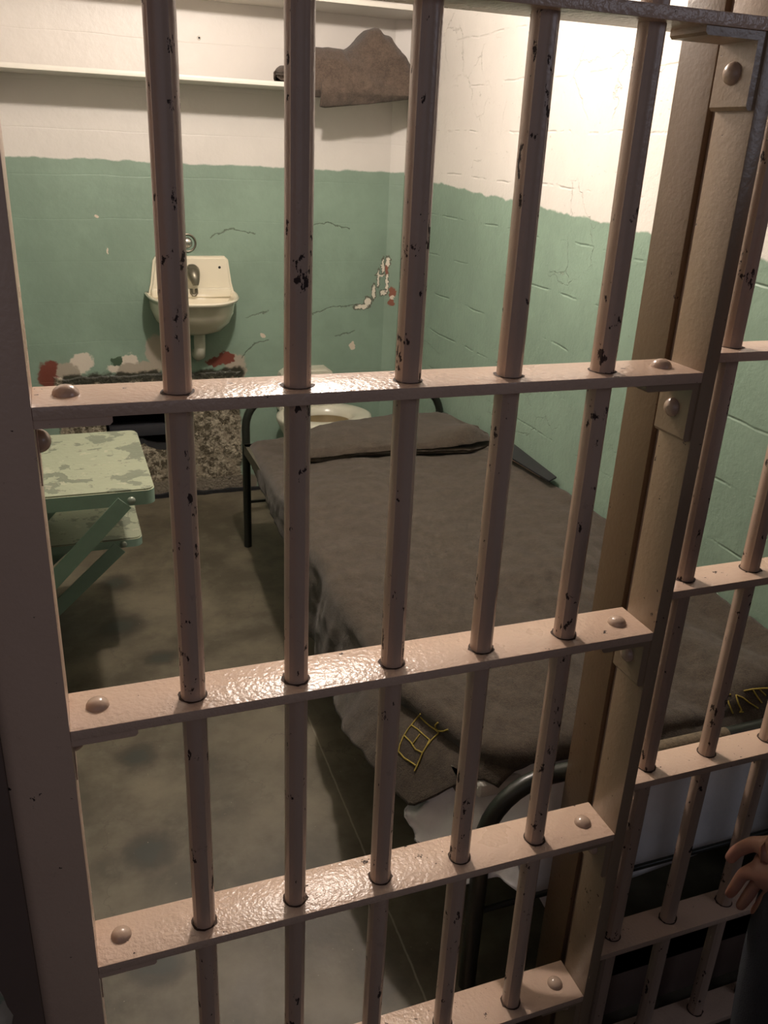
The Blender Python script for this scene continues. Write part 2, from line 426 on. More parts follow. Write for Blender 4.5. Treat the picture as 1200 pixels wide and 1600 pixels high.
# ---------------------------------------------------------------- barred sliding door
BARS = [.1079, .2354, .3637, .4919, .6208]
FL = [-.16, .165, .5315, .901, 1.276, 1.664, 2.05]
door = thing('cell_door', 'barred sliding cell door with five round bars between two stiles, painted pinkish beige', 'door', (.36, .04, .02))
def bar_mesh(x, y, z0, z1, r=.0146):
    bm = bmesh.new(); zs = [z0+(z1-z0)*i/24 for i in range(25)]
    sweep(bm, [(x+.0006*fbm((x, 0, z), 3), y, z) for z in zs], r, 60, flute=.055); return bm
bm = B(-.104, -.033, 0, .012, -.19, 2.08, .0015); box(bm, -.104, -.092, .012, .082, -.19, 2.08, .0015); box(bm, -.045, -.033, .010, .082, -.19, 2.08, .0015)
obj('stile', bm, M['steel'], door, label='wide left stile of the door, flat plate in shade')
bm = B(.748, .769, 0, .065, -.19, 2.08, .0016)
obj('stile', bm, M['steel_tan'], door, label='narrow right stile, deep flat bar on edge')
def dab(bm, x, y, z, r, seed, mi):
    n = 22; c = bm.verts.new((x, y, z)); ring = []
    for k in range(n):
        a = 2*PI*k/n; rr = r*(1.04+.22*max(0, fbm((math.cos(a), math.sin(a), 0), 1.7, seed)))
        ring.append(bm.verts.new((x+math.cos(a)*rr, y+math.sin(a)*rr, z)))
    for k in range(n):
        f = bm.faces.new((c, ring[k], ring[(k+1) % n])); f.material_index = mi
def add_rivet(name, c, nrm, parent, r=.0135, h=.010):
    bm = bmesh.new(); dome(bm, c, nrm, r, h); return obj(name, bm, M['rivet'], parent)
for i, z in enumerate(FL):
    bm = B(-.033, .748, 0, .077, z-.0135, z, .0012)
    for k, x in enumerate(BARS): dab(bm, x, .032, z+.0004, .0165, i*5+k, 1)
    cb = obj('crossbar', bm, [M['steel_flat'], M['chip']], door)
    if z < 1.6:
        add_rivet('rivet', (-.001, .042, z), (0, 0, 1), cb)
        add_rivet('rivet', (.712, .038, z), (0, 0, 1), cb)
    zt = z-.0135
    if zt > .1:
        bm = bmesh.new(); prism(bm, [(-.033, zt), (.040, zt), (.040, zt-.006), (.037, zt-.009), (-.033, zt-.009)], 1, .002, .072); box(bm, -.033, -.0315, .030, .072, zt-.078, zt-.009)
        bk = obj('bracket', bm, M['steel'], door)
        if z < 1.6: add_rivet('rivet', (-.0315, .050, zt-.036), (1, 0, 0), bk, .0125, .012)
        bm = bmesh.new(); prism(bm, [(.748, zt), (.668, zt), (.668, zt-.006), (.671, zt-.009), (.738, zt-.009), (.738, zt-.074), (.741, zt-.078), (.748, zt-.078)], 1, .003, .064)
        bk = obj('bracket', bm, M['steel_tan'], door); add_rivet('rivet', (.738, .034, zt-.040), (-1, 0, 0), bk, .0125, .010)
for x in BARS: obj('bar', bar_mesh(x, .032, -.19, 2.06), M['steel_bar'], door)

# ---------------------------------------------------------------- fixed grille on the right
grille = thing('fixed_grille', 'fixed barred cell front to the right of the door, behind its right stile', 'bars', (1.1, .12, 0))
bm = B(.771, .790, .108, .180, -.22, 2.14, .0016)
obj('post', bm, M['steel_brown'], grille, label='brownish flat door post standing on edge')
obj('slit_shade_strip', B(.7785, .80, .068, .1065, -.22, 2.14, .001), M['jamb'], grille)  # added dark strip standing in for the shade in the slit, hides the wall
GB = [.892, 1.022, 1.160, 1.29, 1.41]
GF = [-.19, .130, .537, .908, 1.278, 1.664, 2.05]
for i, z in enumerate(GF):
    bm = B(.79, XR, .085, .148, z-.0135, z, .0012)
    for k, x in enumerate(GB): dab(bm, x, .120, z+.0004, .0165, 90+i*5+k, 1)
    obj('crossbar', bm, [M['steel_flat'], M['chip']], grille)
for x in GB: obj('bar', bar_mesh(x, .120, -.22, 2.14), M['steel_bar'], grille)

# ---------------------------------------------------------------- shelves
SD = .28
for nm, zt, lab in (('wall_shelf', 1.716, 'white painted wall shelf above the washbasin, with a brown blanket at its end'), ('wall_shelf', 2.003, 'white painted wall shelf, the topmost one, empty')):
    bm = B(XL+.001, XR-.003, YB-SD, YB-.001, zt-.0165, zt, .002)
    tag(obj(nm, bm, M['shelf']), lab, 'shelf', 'white wall shelves')
# blanket on the shelf
def shelf_profile(x, ztop, zhem, yf):
    return [(2.80, 1.724), (2.80, lerp(1.73, ztop, .6)), (2.77, ztop-.012), (2.72, ztop), (2.66, ztop-.004), (2.625, ztop-.03), (2.607, lerp(ztop, 1.72, .45)), (yf, 1.735), (yf-.004, 1.70), (yf+.004, lerp(1.70, zhem, .4)), (yf+.022, zhem)]
def cr(pts, n):
    """resample a polyline as a smooth curve of n points"""
    P = [Vector((0, *p)) if len(p) == 2 else Vector(p) for p in pts]; o = []
    for i in range(n):
        s = i/(n-1)*(len(P)-1); k = min(int(s), len(P)-2); t = s-k
        p0, p1, p2, p3 = P[max(k-1, 0)], P[k], P[k+1], P[min(k+2, len(P)-1)]
        o.append(.5*((2*p1)+(-p0+p2)*t+(2*p0-5*p1+4*p2-p3)*t*t+(-p0+3*p1-3*p2+p3)*t**3))
    return o
tz = [(.98, 1.838), (1.05, 1.845), (1.12, 1.842), (1.165, 1.875), (1.20, 1.915), (1.235, 1.925), (1.26, 1.905), (1.285, 1.905), (1.32, 1.865), (1.37, 1.815), (1.44, 1.765)]
hz = [(.98, 1.668), (1.0, 1.640), (1.02, 1.637), (1.2, 1.660), (1.44, 1.697)]
rows = []
for i in range(64):
    x = 1.0+(1.438-1.0)*i/63
    row = []
    for j, p in enumerate(cr(shelf_profile(x, pl(x, tz), pl(x, hz), 2.597), 44)):
        d = .010*fbm((x, p.y, p.z), 9, 4)-.012*math.exp(-((p.z-1.80-.25*(x-1.2))/.012)**2)*sm(1.1, 1.2, x)*(1-sm(1.32, 1.4, x))+.010*math.sin((x-1.0)*26+(p.z-1.7)*22)*sm(1.66, 1.75, p.z)
        row.append((x+.004*fbm((x, p.y, p.z), 14, 2), p.y+d, p.z+(.005*fbm((x, p.y, 0), 9, 8) if j < 36 else 0)))
    rows.append(row)
bm = grid_mesh(rows)
rows = []
for i in range(26):                                  # the rolled under-layer that shows at the left
    x = .85+(1.10-.85)*i/25
    e = sm(.845, .875, x); h = sm(.90, .99, x)
    zt = lerp(1.775, 1.845, h); hem = lerp(1.722, 1.672, sm(.93, .965, x)); yf = lerp(2.635, 2.603, sm(.93, .965, x))
    row = []
    for p in cr(shelf_profile(x, zt, hem, yf), 44):
        c = Vector((0, 2.70, 1.748)); q = c+(p-c)*lerp(.02, 1, math.sqrt(max(0, e)))
        row.append((x, q.y+.004*fbm((x, q.y, q.z), 12, 6), max(q.z, 1.722) if x < .93 else q.z))
    rows.append(row)
b2 = grid_mesh(rows); me2 = bpy.data.meshes.new('t'); b2.to_mesh(me2); b2.free(); bm.from_mesh(me2); bpy.data.meshes.remove(me2)
so = obj('shelf_blanket', bm, M['wool2'], None, 60); solidify(so, .009)
tag(so, 'crumpled brown wool blanket on the wall shelf, hanging over its front edge', 'blanket', 'brown wool blankets')
# fixing screw in the wall between the shelves
t = thing('wall_bolt', 'small dark bolt head in the white wall between the two shelves', 'bolt', (.601, YB, 1.861))
bm = bmesh.new(); dome(bm, (.601, YB, 1.861), (0, -1, 0), .008, .004); obj('washer', bm, M['shelf'], t)
bm = bmesh.new(); dome(bm, (.601, YB-.004, 1.861), (0, -1, 0), .0035, .003); obj('head', bm, M['dark'], t)

# ---------------------------------------------------------------- washbasin
sink = thing('washbasin', 'small cream porcelain washbasin hung on the green back wall', 'sink', (.525, YB, .75))
bm = bmesh.new()
prism(bm, [(.352, .90), (.366, .955), (.380, 1.045), (.392, 1.062), (.672, 1.062), (.686, 1.048), (.698, .955), (.712, .90)], 1, YB-.030, YB-.0005)
bmesh.ops.bevel(bm, geom=[e for e in bm.edges if all(v.co.y < YB-.02 for v in e.verts)], offset=.010, segments=3, affect='EDGES')
obj('backsplash', bm, M['porc'], sink)
def dring(cx, cy, rx, ry, z, n=40):
    """D-shaped ring: straight at the wall, round at the front"""
    o = []
    for k in range(n):
        a = -PI*.5+PI*k/(n-1)
        ex = math.copysign(abs(math.sin(a))**.8, math.sin(a)); o.append((cx+rx*ex, cy-ry*math.cos(a)**.8 if math.cos(a) > 0 else cy, z))
    return o
rings = []
CX, CY = .528, YB-.006
for rx, ry, z in [(.03, .06, .752), (.08, .12, .757), (.125, .17, .775), (.155, .215, .81), (.168, .25, .85), (.172, .270, .885), (.176, .29, .898), (.186, .302, .905), (.188, .304, .912), (.184, .300, .917), (.172, .284, .914), (.163, .255, .905), (.157, .235, .893), (.148, .21, .875), (.12, .17, .860), (.05, .10, .853)]:
    rings.append(dring(CX, CY-(.03 if len(rings) > 10 else 0), rx, ry, z))
bm = grid_mesh(rings, closed_v=True)
bm.verts.ensure_lookup_table(); n = 40
bm.faces.new([bm.verts[i] for i in range(n)]); bm.faces.new([bm.verts[(len(rings)-1)*n+i] for i in range(n)][::-1])
bmesh.ops.recalc_face_normals(bm, faces=bm.faces)
obj('basin', bm, M['porc'], sink, 50)
bm = B(.365, .692, YB-.045, YB-.002, .895, .935, .012, 3); obj('ledge', bm, M['porc'], sink)
fa = bmesh.new()
sweep(fa, [(.532, YB-.028, 1.0), (.532, YB-.05, 1.003), (.533, YB-.075, .995), (.537, YB-.09, .972), (.538, YB-.092, .955)], [.028, .031, .027, .018, .012], 20)
dome(fa, (.531, YB-.055, 1.018), (0, -.25, 1), .024, .016)
obj('faucet', fa, M['brass'], sink, 50)
bm = bmesh.new(); sweep(bm, [(.525+.0, YB-.047, .935), (.525, YB-.05, .918), (.532, YB-.05, .909), (.540, YB-.05, .909), (.547, YB-.05, .918), (.547, YB-.047, .935)], .006, 10); obj('overflow', bm, M['brass'], sink)
bm = bmesh.new(); dome(bm, (.648, YB-.030, 1.018), (0, -1, 0), .0055, .0006); obj('mounting_hole', bm, M['dark'], sink)
bm = bmesh.new(); sweep(bm, [(.545, YB-.09, .76), (.545, YB-.09, .70), (.545, YB-.075, .665), (.545, YB-.03, .652), (.545, YB+.0, .652)], .024, 16); obj('drain_pipe', bm, M['porc_old'], sink, 50)
pb = thing('push_button', 'round chrome push button with ring on the wall above the washbasin', 'button', (.53, YB, 1.11))
bm = bmesh.new(); ring = [(.523+.034*math.cos(a*PI/14), YB-.004, 1.113+.034*math.sin(a*PI/14)) for a in range(28)]
sweep(bm, ring, .004, 10, closed=True); obj('ring', bm, M['brass'], pb)
bm = bmesh.new(); dome(bm, (.523, YB-.001, 1.113), (0, -1, 0), .022, .014); obj('button', bm, M['chrome'], pb)

# ---------------------------------------------------------------- toilet
toi = thing('toilet', 'low seatless porcelain toilet against the back wall behind the bed', 'toilet', (1.05, YB, 0))
def oval(cx, cy, rx, ry, z, n=40): return [(cx+rx*math.cos(2*PI*k/n), cy+ry*math.sin(2*PI*k/n), z) for k in range(n)]
TX, TY = 1.065, 2.70
rings = [oval(TX, TY+.05, a, b, z) for a, b, z in [(.12, .13, .005), (.115, .125, .08), (.11, .12, .16)]]+[oval(TX, TY, a, b, z) for a, b, z in [(.15, .15, .26), (.195, .172, .345), (.208, .182, .375), (.214, .187, .392), (.212, .185, .404), (.198, .172, .410), (.150, .130, .409), (.128, .112, .400), (.12, .104, .37)]]
bm = grid_mesh(rings, closed_v=True); bm.verts.ensure_lookup_table()
bm.faces.new([bm.verts[i] for i in range(40)]); bmesh.ops.recalc_face_normals(bm, faces=bm.faces)
obj('bowl', bm, M['porc_old'], toi, 60)
rings = [oval(TX, TY, a, b, z) for a, b, z in [(.1205, .1045, .372), (.11, .095, .33), (.07, .06, .28)]]
bm = grid_mesh(rings, closed_v=True); bm.verts.ensure_lookup_table(); bm.faces.new([bm.verts[80+i] for i in range(40)])
obj('bowl_inside', bm, M['bowl_in'], toi, 60, 'stained brown inside of the bowl')
bm = bmesh.new()
prism(bm, [(.895, .39), (.893, .52), (.905, .56), (.935, .580), (1.115, .580), (1.14, .562), (1.152, .52), (1.152, .39)], 1, YB-.07, YB-.0005)
bmesh.ops.bevel(bm, geom=[e for e in bm.edges if all(v.co.y < YB-.05 for v in e.verts)], offset=.012, segments=3, affect='EDGES')
obj('back', bm, M['porc_old'], toi)

# ---------------------------------------------------------------- folding table and seat on the left wall
def fold_board(name, label, cat, x1, y0, y1, zt, th, bolt, b_hi, b_lo, width):
    t = thing(name, label, cat, (XL, (y0+y1)/2, zt))
    r = .025; n = 6
    out = [(XL, y0+.0), ]+[(x1-r+r*math.sin(a*PI/2/n), y0+r-r*math.cos(a*PI/2/n)) for a in range(n+1)]+[(x1-r+r*math.cos(a*PI/2/n), y1-r+r*math.sin(a*PI/2/n)) for a in range(n+1)]+[(XL, y1)]
    bm = bmesh.new(); prism(bm, out, 2, zt-th, zt)
    for f in bm.faces: f.material_index = 0 if f.normal.z > .5 else 1
    bmesh.ops.bevel(bm, geom=[e for e in bm.edges if all(v.co.z > zt-.001 for v in e.verts)], offset=.004, segments=2, affect='EDGES')
    obj('top', bm, [M['green'], M['green_side']], t, 30)
    (ax, az), (bx, bz) = b_hi, b_lo
    d = Vector((bx-ax, bz-az)).normalized(); nn = Vector((-d.y, d.x))*width/2
    for k, (ya, yb) in enumerate(((y0+.002, y0+.007), (y1-.007, y1-.002))):
        bm = bmesh.new(); prism(bm, [(ax+nn.x, az+nn.y), (bx+nn.x, bz+nn.y), (bx-nn.x, bz-nn.y), (ax-nn.x, az-nn.y)], 1, ya-.006*(k == 0), yb-.006*(k == 0)+.006*(k == 1))
        br = obj('brace', bm, M['green_side'], t)
        yy, dr = (y0-.0005, -1) if k == 0 else (y1+.0005, 1)
        bm = bmesh.new(); dome(bm, (bolt[0], yy, bolt[1]), (0, dr, 0), .0105, .007); obj('bolt', bm, M['bolt'], br)
    return t
fold_board('folding_table', 'pale green fold-down table with worn flaking top on the left wall', 'table', .190, 1.28, 1.785, .68, .042, (.129, .652), (.112, .648), (XL, .355), .042)
fold_board('folding_stool', 'pale green fold-down seat board, lower than and behind the table', 'seat', .173, 1.60, 1.98, .40, .028, (.116, .383), (.105, .374), (XL, .12), .042)

# ---------------------------------------------------------------- bed
FY, NY, LX, RX = 2.286, .200, .630, 1.436
bed = thing('cot', 'dark tubular steel cot along the right wall', 'bed', (1.03, 1.25, 0))
def arch(y, top, r0=.0155, rc=.12):
    p = [(LX, y, .0), (LX, y, top-rc)]
    for a in range(1, 9): p.append((LX+rc-rc*math.cos(a*PI/16), y, top-rc+rc*math.sin(a*PI/16)))
    p += [(LX+rc+.1, y, top), (RX-rc-.1, y, top)]
    for a in range(0, 9): p.append((RX-rc+rc*math.sin(a*PI/16), y, top-rc+rc*math.cos(a*PI/16)))
    p += [(RX, y, .0)]
    bm = bmesh.new(); sweep(bm, p, r0, 18); return bm
obj('head_rail', arch(FY, .625), M['bed'], bed, 60)
fr = obj('foot_rail', arch(NY, .487, .0165), M['bed'], bed, 60)
bm = bmesh.new(); sweep(bm, [(.97, NY, .487), (1.0, NY, .4873), (1.12, NY, .4873), (1.145, NY, .487)], [.0165, .0178, .0178, .0165], 18); obj('worn_sleeve', bm, M['rust'], fr, 60, 'rusty worn patch on the rail')
for x, s in ((LX-.012, 1), (RX+.012, -1)):
    bm = bmesh.new(); prism(bm, [(x, .440), (x+s*.036, .440), (x+s*.036, .436), (x+s*.004, .436), (x+s*.004, .40), (x, .40)], 1, .285, FY-.018); obj('side_rail', bm, M['bed_rail'], bed)
for y, s in ((FY-.016, -1), (.29, 1)):
    bm = bmesh.new(); prism(bm, [(y, .440), (y+s*.034, .440), (y+s*.034, .436), (y+s*.004, .436), (y+s*.004, .40), (y, .40)], 0, LX-.012, RX+.012); obj('end_rail', bm, M['bed_rail'], bed)
for i in range(7):
    y = .45+i*.27; obj('slat', B(LX-.008, RX+.008, y-.015, y+.015, .396, .400), M['bed_rail'], bed)
for y in (FY, NY):
    bm = bmesh.new(); sweep(bm, [(LX, y, .193), (RX, y, .193)], .006, 12); obj('stretcher', bm, M['bed'], bed)

# ---------------------------------------------------------------- bedding
def outline(b): return pl(b, [(.20, .712), (.25, .692), (.33, .655), (.52, .588), (.8, .577), (1.3, .592), (2.2, .640)])
RC = .16
def drape(a, b, ztop, yF, inset=0.0, r0=.035, slope=.12, rc=RC):
    """where a cloth point lands that lies at (a,b) when spread flat; falls over the left and front edges"""
    xl = outline(b)+inset
    dx, dy = xl-a, yF-b
    qx, qy = max(dx+rc, 0), max(dy+rc, 0)
    if qx > 0 and qy > 0:
        l = math.hypot(qx, qy); d = l-rc; nx, ny = -qx/l, -qy/l
    elif dx > dy: d, nx, ny = dx, -1, 0
    else: d, nx, ny = dy, 0, -1
    s = d+r0*.8
    if s <= 0: return Vector((a, b, ztop)), 0, (nx, ny)
    px, py = a-nx*s, b-ny*s
    arc = r0*PI/2
    if s < arc: off, drop = r0*math.sin(s/r0), r0*(1-math.cos(s/r0))
    else: off, drop = r0+slope*(s-arc), r0+(s-arc)*math.sqrt(1-slope*slope)
    return Vector((px+nx*off, py+ny*off, ztop-drop)), s, (nx, ny)
def ztop(a, b):
    return .497-.046*(1-sm(.70, .98, a))*sm(1.5, 2.1, b)+.024*sm(.8, 1.4, a)+.010*math.sin(b*2.1+.4)*sm(.7, 1.1, a)
mt = bmesh.new(); box(mt, .645, 1.43, .262, 2.24, .401, .440, .015, 3)
tag(obj('mattress', mt, M['mattress']), 'thin pale mattress lying on the bed frame under the brown blanket', 'mattress')
# white sheet hanging over the near end
rows = []
NA, NB = 130, 70
for i in range(NB+1):
    row = []
    for j in range(NA+1):
        a = lerp(.44, 1.445, j/NA)
        fh = pl(a, [(.44, .06), (.60, .13), (.70, .27), (.78, .34), (.84, .29), (.95, .33), (1.45, .33)])
        b = lerp(.248-fh, .60, i/NB)
        a = max(a, outline(b)+.014-pl(b, [(.10, .22), (.30, .225), (.36, .17), (.42, .05), (.60, .02)]))
        p, s, (nx, ny) = drape(a, b, .474+.020*sm(.9, 1.4, a), .258, .014, .028, pl(a, [(.44, .68), (.70, .62), (.80, .10), (1.45, .03)]), .09)
        w = sm(.0, .10, s)
        left = 1-sm(.60, .80, p.x)
        k = ((1-2*abs(math.sin((a*10+b*32)+1.8*fbm((a, b, 0), 5, 3))))*.015+.004)*left+.003*left*fbm((a, b, 0), 18, 5)+.003*fbm((a, b, 0), 14, 7)*(1-left)
        p += Vector((nx*.8*w, ny*.5*w, .45))*k*sm(.045, .10, s)
        if left < .5: p.y = max(p.y, .2225)
        row.append(p)
    rows.append(row)
sh = obj('bed_sheet', grid_mesh(rows), M['sheet'], None, 80); solidify(sh, .003)
tag(sh, 'creased white sheet hanging over the near end of the mattress', 'sheet')
# brown blanket
def hang(b): return pl(b, [(.20, .03), (.262, .05), (.30, .10), (.335, .180), (.50, .155), (.70, .18), (.90, .215), (1.2, .225), (1.5, .13), (1.9, .07), (2.2, .05)])
def blanket_point(u, b):
    a0 = outline(b)-hang(b)
    a = lerp(a0, 1.444, u)
    near = 1-sm(.5, 1.3, b)
    p, s, (nx, ny) = drape(a, b, ztop(a, b), .262, 0, .030, .10+.58*(1-sm(.45, 1.0, b)), .05)
    w = sm(0, .1, s)
    lip = .020*math.exp(-((s-.066)/.020)**2)*(1-sm(.5, .9, b))*sm(.275, .33, b)
    p.x -= nx*lip; p.y -= ny*lip
    f = .006*fbm((a*1.2, b*.7, 0), 5, 1)+.003*fbm((a, b, 0), 14, 2)
    # long soft creases running from the wall towards the foot
    f += .013*near*math.sin(a*19+b*6.5+1.5*fbm((a, b, 0), 3, 4))*sm(.75, 1.0, a)+.006*math.sin(a*11-b*5)*(1-sm(1.6, 2.0, b))*sm(.6, .75, a)
    f += .013*math.sin(a*8-b*9+2*fbm((a, b, 0), 2.2, 6))*sm(.7, 1.1, a)*(.25+.75*near)*(1-sm(1.5, 1.9, b))
    p.z += f*(1-w)
    ripple = .013*math.sin(b*15+2*fbm((b, 0, 0), 3, 9))*w*(1-sm(1.2, 2.0, b))*(.25+.75*sm(.5, .9, b))
    p.x += nx*(ripple+.006*w*fbm((b, s, 0), 9, 3)); p.y += ny*ripple
    if p.x > 1.38: p.z += .012*sm(1.38, 1.444, p.x)
    return p
NU, NV = 150, 220
rows = []
for i in range(NV+1):
    row = []
    for j in range(NU+1):
        u = j/NU; b = lerp(.232-.049*sm(.35, .6, u), 2.235, i/NV)
        row.append(blanket_point(u, b+.010*math.sin(u*14)*(1-sm(.238, .6, b))))
    rows.append(row)
bl = obj('bed_blanket', grid_mesh(rows), M['wool'], None, 80); solidify(bl, .007, 1)
tag(bl, 'large brown wool blanket spread over the bed, yellow letters stitched near its foot', 'blanket', 'brown wool blankets')
BLANKET = bl
# folded blanket at the head
def ribbon(path, th):
    P = [Vector((0, *p)) for p in path]; L, R = [], []
    for i, p in enumerate(P):
        t = (P[min(i+1, len(P)-1)]-P[max(i-1, 0)]).normalized(); n = Vector((0, -t.z, t.y))
        L.append(p+n*th/2); R.append(p-n*th/2)
    return L+R[::-1]
rows = []
for i in range(61):
    u = i/60; x = lerp(.745, 1.425, u)
    yn = pl(u, [(0, 1.93), (.1, 1.895), (.5, 1.83), (.85, 1.77), (1, 1.80)])
    yf = pl(u, [(0, 2.10), (.2, 2.14), (.7, 2.15), (.9, 2.13), (1, 1.93)])
    op = .034*math.exp(-((u-.90)/.15)**2); sq = 1-.35*sm(.9, 1, u)
    zb = ztop(x, 1.95)+.012
    top = [(yf-.02, zb+.0065), (lerp(yf, yn, .5), zb+.004), (yn+.015, zb+.004), (yn+.002, zb+.009), (yn+.012, zb+.016), (lerp(yf, yn, .5), zb+.019), (yf-.012, zb+.022), (yf+.004, zb+.032), (yf-.012, zb+.042),
           (lerp(yf, yn, .4), zb+.046*sq), (lerp(yf, yn, .8), zb+.040*sq+op), (yn+.022, zb+.034*sq+op), (yn+.004, zb+.026+op*.8), (yn-.004, zb+.018+op*.6)]
    cur = [tuple(v)[1:] for v in cr(top, 60)]
    row = [(x+.01*fbm((p.y*3, p.z*5, u), 3, 2), p.y+.006*fbm((x, p.y, p.z*4), 7, 3), p.z+.005*fbm((x, p.y, 0), 8, 5)*sm(0, .03, p.z-zb)) for p in ribbon(cur, .008)]
    rows.append(row)
bm = grid_mesh(rows, closed_v=True); bm.verts.ensure_lookup_table(); n = len(rows[0])
bm.faces.new([bm.verts[i] for i in range(n)][::-1]); bm.faces.new([bm.verts[60*n+i] for i in range(n)])
bmesh.ops.recalc_face_normals(bm, faces=bm.faces)
tag(obj('folded_blanket', bm, M['wool'], None, 80), 'brown wool blanket folded into a flat pad at the head of the bed', 'blanket', 'brown wool blankets')
# glossy magazine by the wall
mg = thing('magazine', 'dark glossy magazine wedged between the bed blanket and the right wall', 'magazine', (1.42, 1.5, .55))
def slab(pts, t):
    bm = bmesh.new(); v0 = [bm.verts.new(p) for p in pts]; v1 = [bm.verts.new(Vector(p)+Vector(t)) for p in pts]
    bm.faces.new(v0); bm.faces.new(v1[::-1])
    for i in range(len(pts)): bm.faces.new((v0[i], v1[i], v1[(i+1) % len(pts)], v0[(i+1) % len(pts)]))
    bmesh.ops.recalc_face_normals(bm, faces=bm.faces); return bm
obj('cover', slab([(1.412, 1.36, .556), (1.437, 1.36, .567), (1.437, 1.68, .583), (1.385, 1.66, .560)], (0, 0, .005)), M['gloss'], mg, 30)
obj('pages', slab([(1.413, 1.42, .551), (1.437, 1.42, .563), (1.437, 1.67, .578), (1.39, 1.65, .554)], (0, 0, .004)), M['page'], mg, 30)
#EMBROIDERY
# yellow stitched letters, laid on the wool
def stitch(name, strokes):
    bm = bmesh.new()
    for st in strokes:
        sweep(bm, st, .0016, 6)
    return obj(name, bm, M['yellow'], BLANKET, 60, 'yellow stitched letters')
stitch('embroidered_lettering', [[[0.6022,0.4495,0.4764],[0.6033,0.4616,0.4609],[0.5993,0.4609,0.4572],[0.5938,0.4583,0.4538],[0.5882,0.4554,0.4506],[0.5827,0.4526,0.4473],[0.5772,0.4499,0.4439],[0.5726,0.4466,0.4408],[0.5681,0.4435,0.4374],[0.5638,0.4409,0.4337],[0.5605,0.4378,0.4302],[0.5572,0.4348,0.4266],[0.5542,0.4321,0.4227],[0.5524,0.4296,0.4198],[0.5507,0.427,0.4169],[0.549,0.4245,0.4139]],[[0.6217,0.402,0.459],[0.6174,0.4017,0.4554],[0.6127,0.4006,0.4523],[0.6076,0.3989,0.4495],[0.6036,0.3973,0.447],[0.5998,0.3958,0.4445],[0.5959,0.3943,0.4419],[0.5921,0.3922,0.4386],[0.5883,0.3901,0.4351],[0.5847,0.3884,0.4314],[0.5821,0.3866,0.4274],[0.5797,0.3849,0.4235],[0.5774,0.3831,0.4196],[0.5731,0.3805,0.4138],[0.5686,0.3778,0.4079],[0.5642,0.3752,0.402]],[[0.6037,0.4519,0.4662],[0.6071,0.4455,0.4638],[0.6099,0.4381,0.4621],[0.6129,0.4307,0.4609],[0.6152,0.4254,0.4601],[0.6169,0.419,0.4613],[0.6187,0.4126,0.4624],[0.62,0.4088,0.462],[0.6213,0.405,0.4612],[0.6228,0.4014,0.4605]],[[0.6203,0.4037,0.4844],[0.6189,0.4047,0.4818],[0.6175,0.4059,0.4785],[0.6169,0.4089,0.4744],[0.6172,0.4082,0.4723],[0.6183,0.4093,0.4684],[0.6192,0.4102,0.4653],[0.6201,0.4081,0.4649],[0.621,0.406,0.4644],[0.6218,0.4041,0.4636],[0.622,0.3973,0.4679],[0.6233,0.3928,0.4705],[0.6242,0.3874,0.4741],[0.6261,0.3843,0.4772],[0.6279,0.3807,0.4812],[0.6303,0.3781,0.4837]],[[0.5868,0.453,0.4494],[0.5886,0.4476,0.4497],[0.5906,0.4422,0.4498],[0.5926,0.4372,0.4498],[0.5948,0.4299,0.4495],[0.5969,0.4226,0.4492],[0.5992,0.4154,0.4488],[0.6008,0.411,0.4484],[0.6023,0.4066,0.4482],[0.6038,0.4019,0.4482],[0.6011,0.3991,0.4462],[0.5985,0.3967,0.4441],[0.5959,0.3943,0.4419]],[[0.5926,0.4244,0.4475],[0.589,0.4224,0.4452],[0.5855,0.4204,0.4429],[0.582,0.4186,0.4405],[0.5795,0.4176,0.4386],[0.577,0.4165,0.4365],[0.5744,0.4157,0.4343]],[[0.5667,0.4443,0.4365],[0.5688,0.4363,0.4361],[0.571,0.4287,0.4353],[0.573,0.4212,0.4346],[0.574,0.4145,0.4334],[0.5751,0.4087,0.4317],[0.5764,0.4031,0.4297],[0.5791,0.3988,0.4299],[0.5815,0.3938,0.4306],[0.5842,0.3888,0.4312]],[[0.5497,0.4237,0.4143],[0.5517,0.4181,0.413],[0.5535,0.4125,0.4118],[0.5552,0.4065,0.4108],[0.5581,0.4001,0.4112],[0.5614,0.3938,0.4113],[0.5648,0.3881,0.411],[0.5661,0.3856,0.4107],[0.5674,0.3832,0.4103],[0.5687,0.3808,0.41]]])
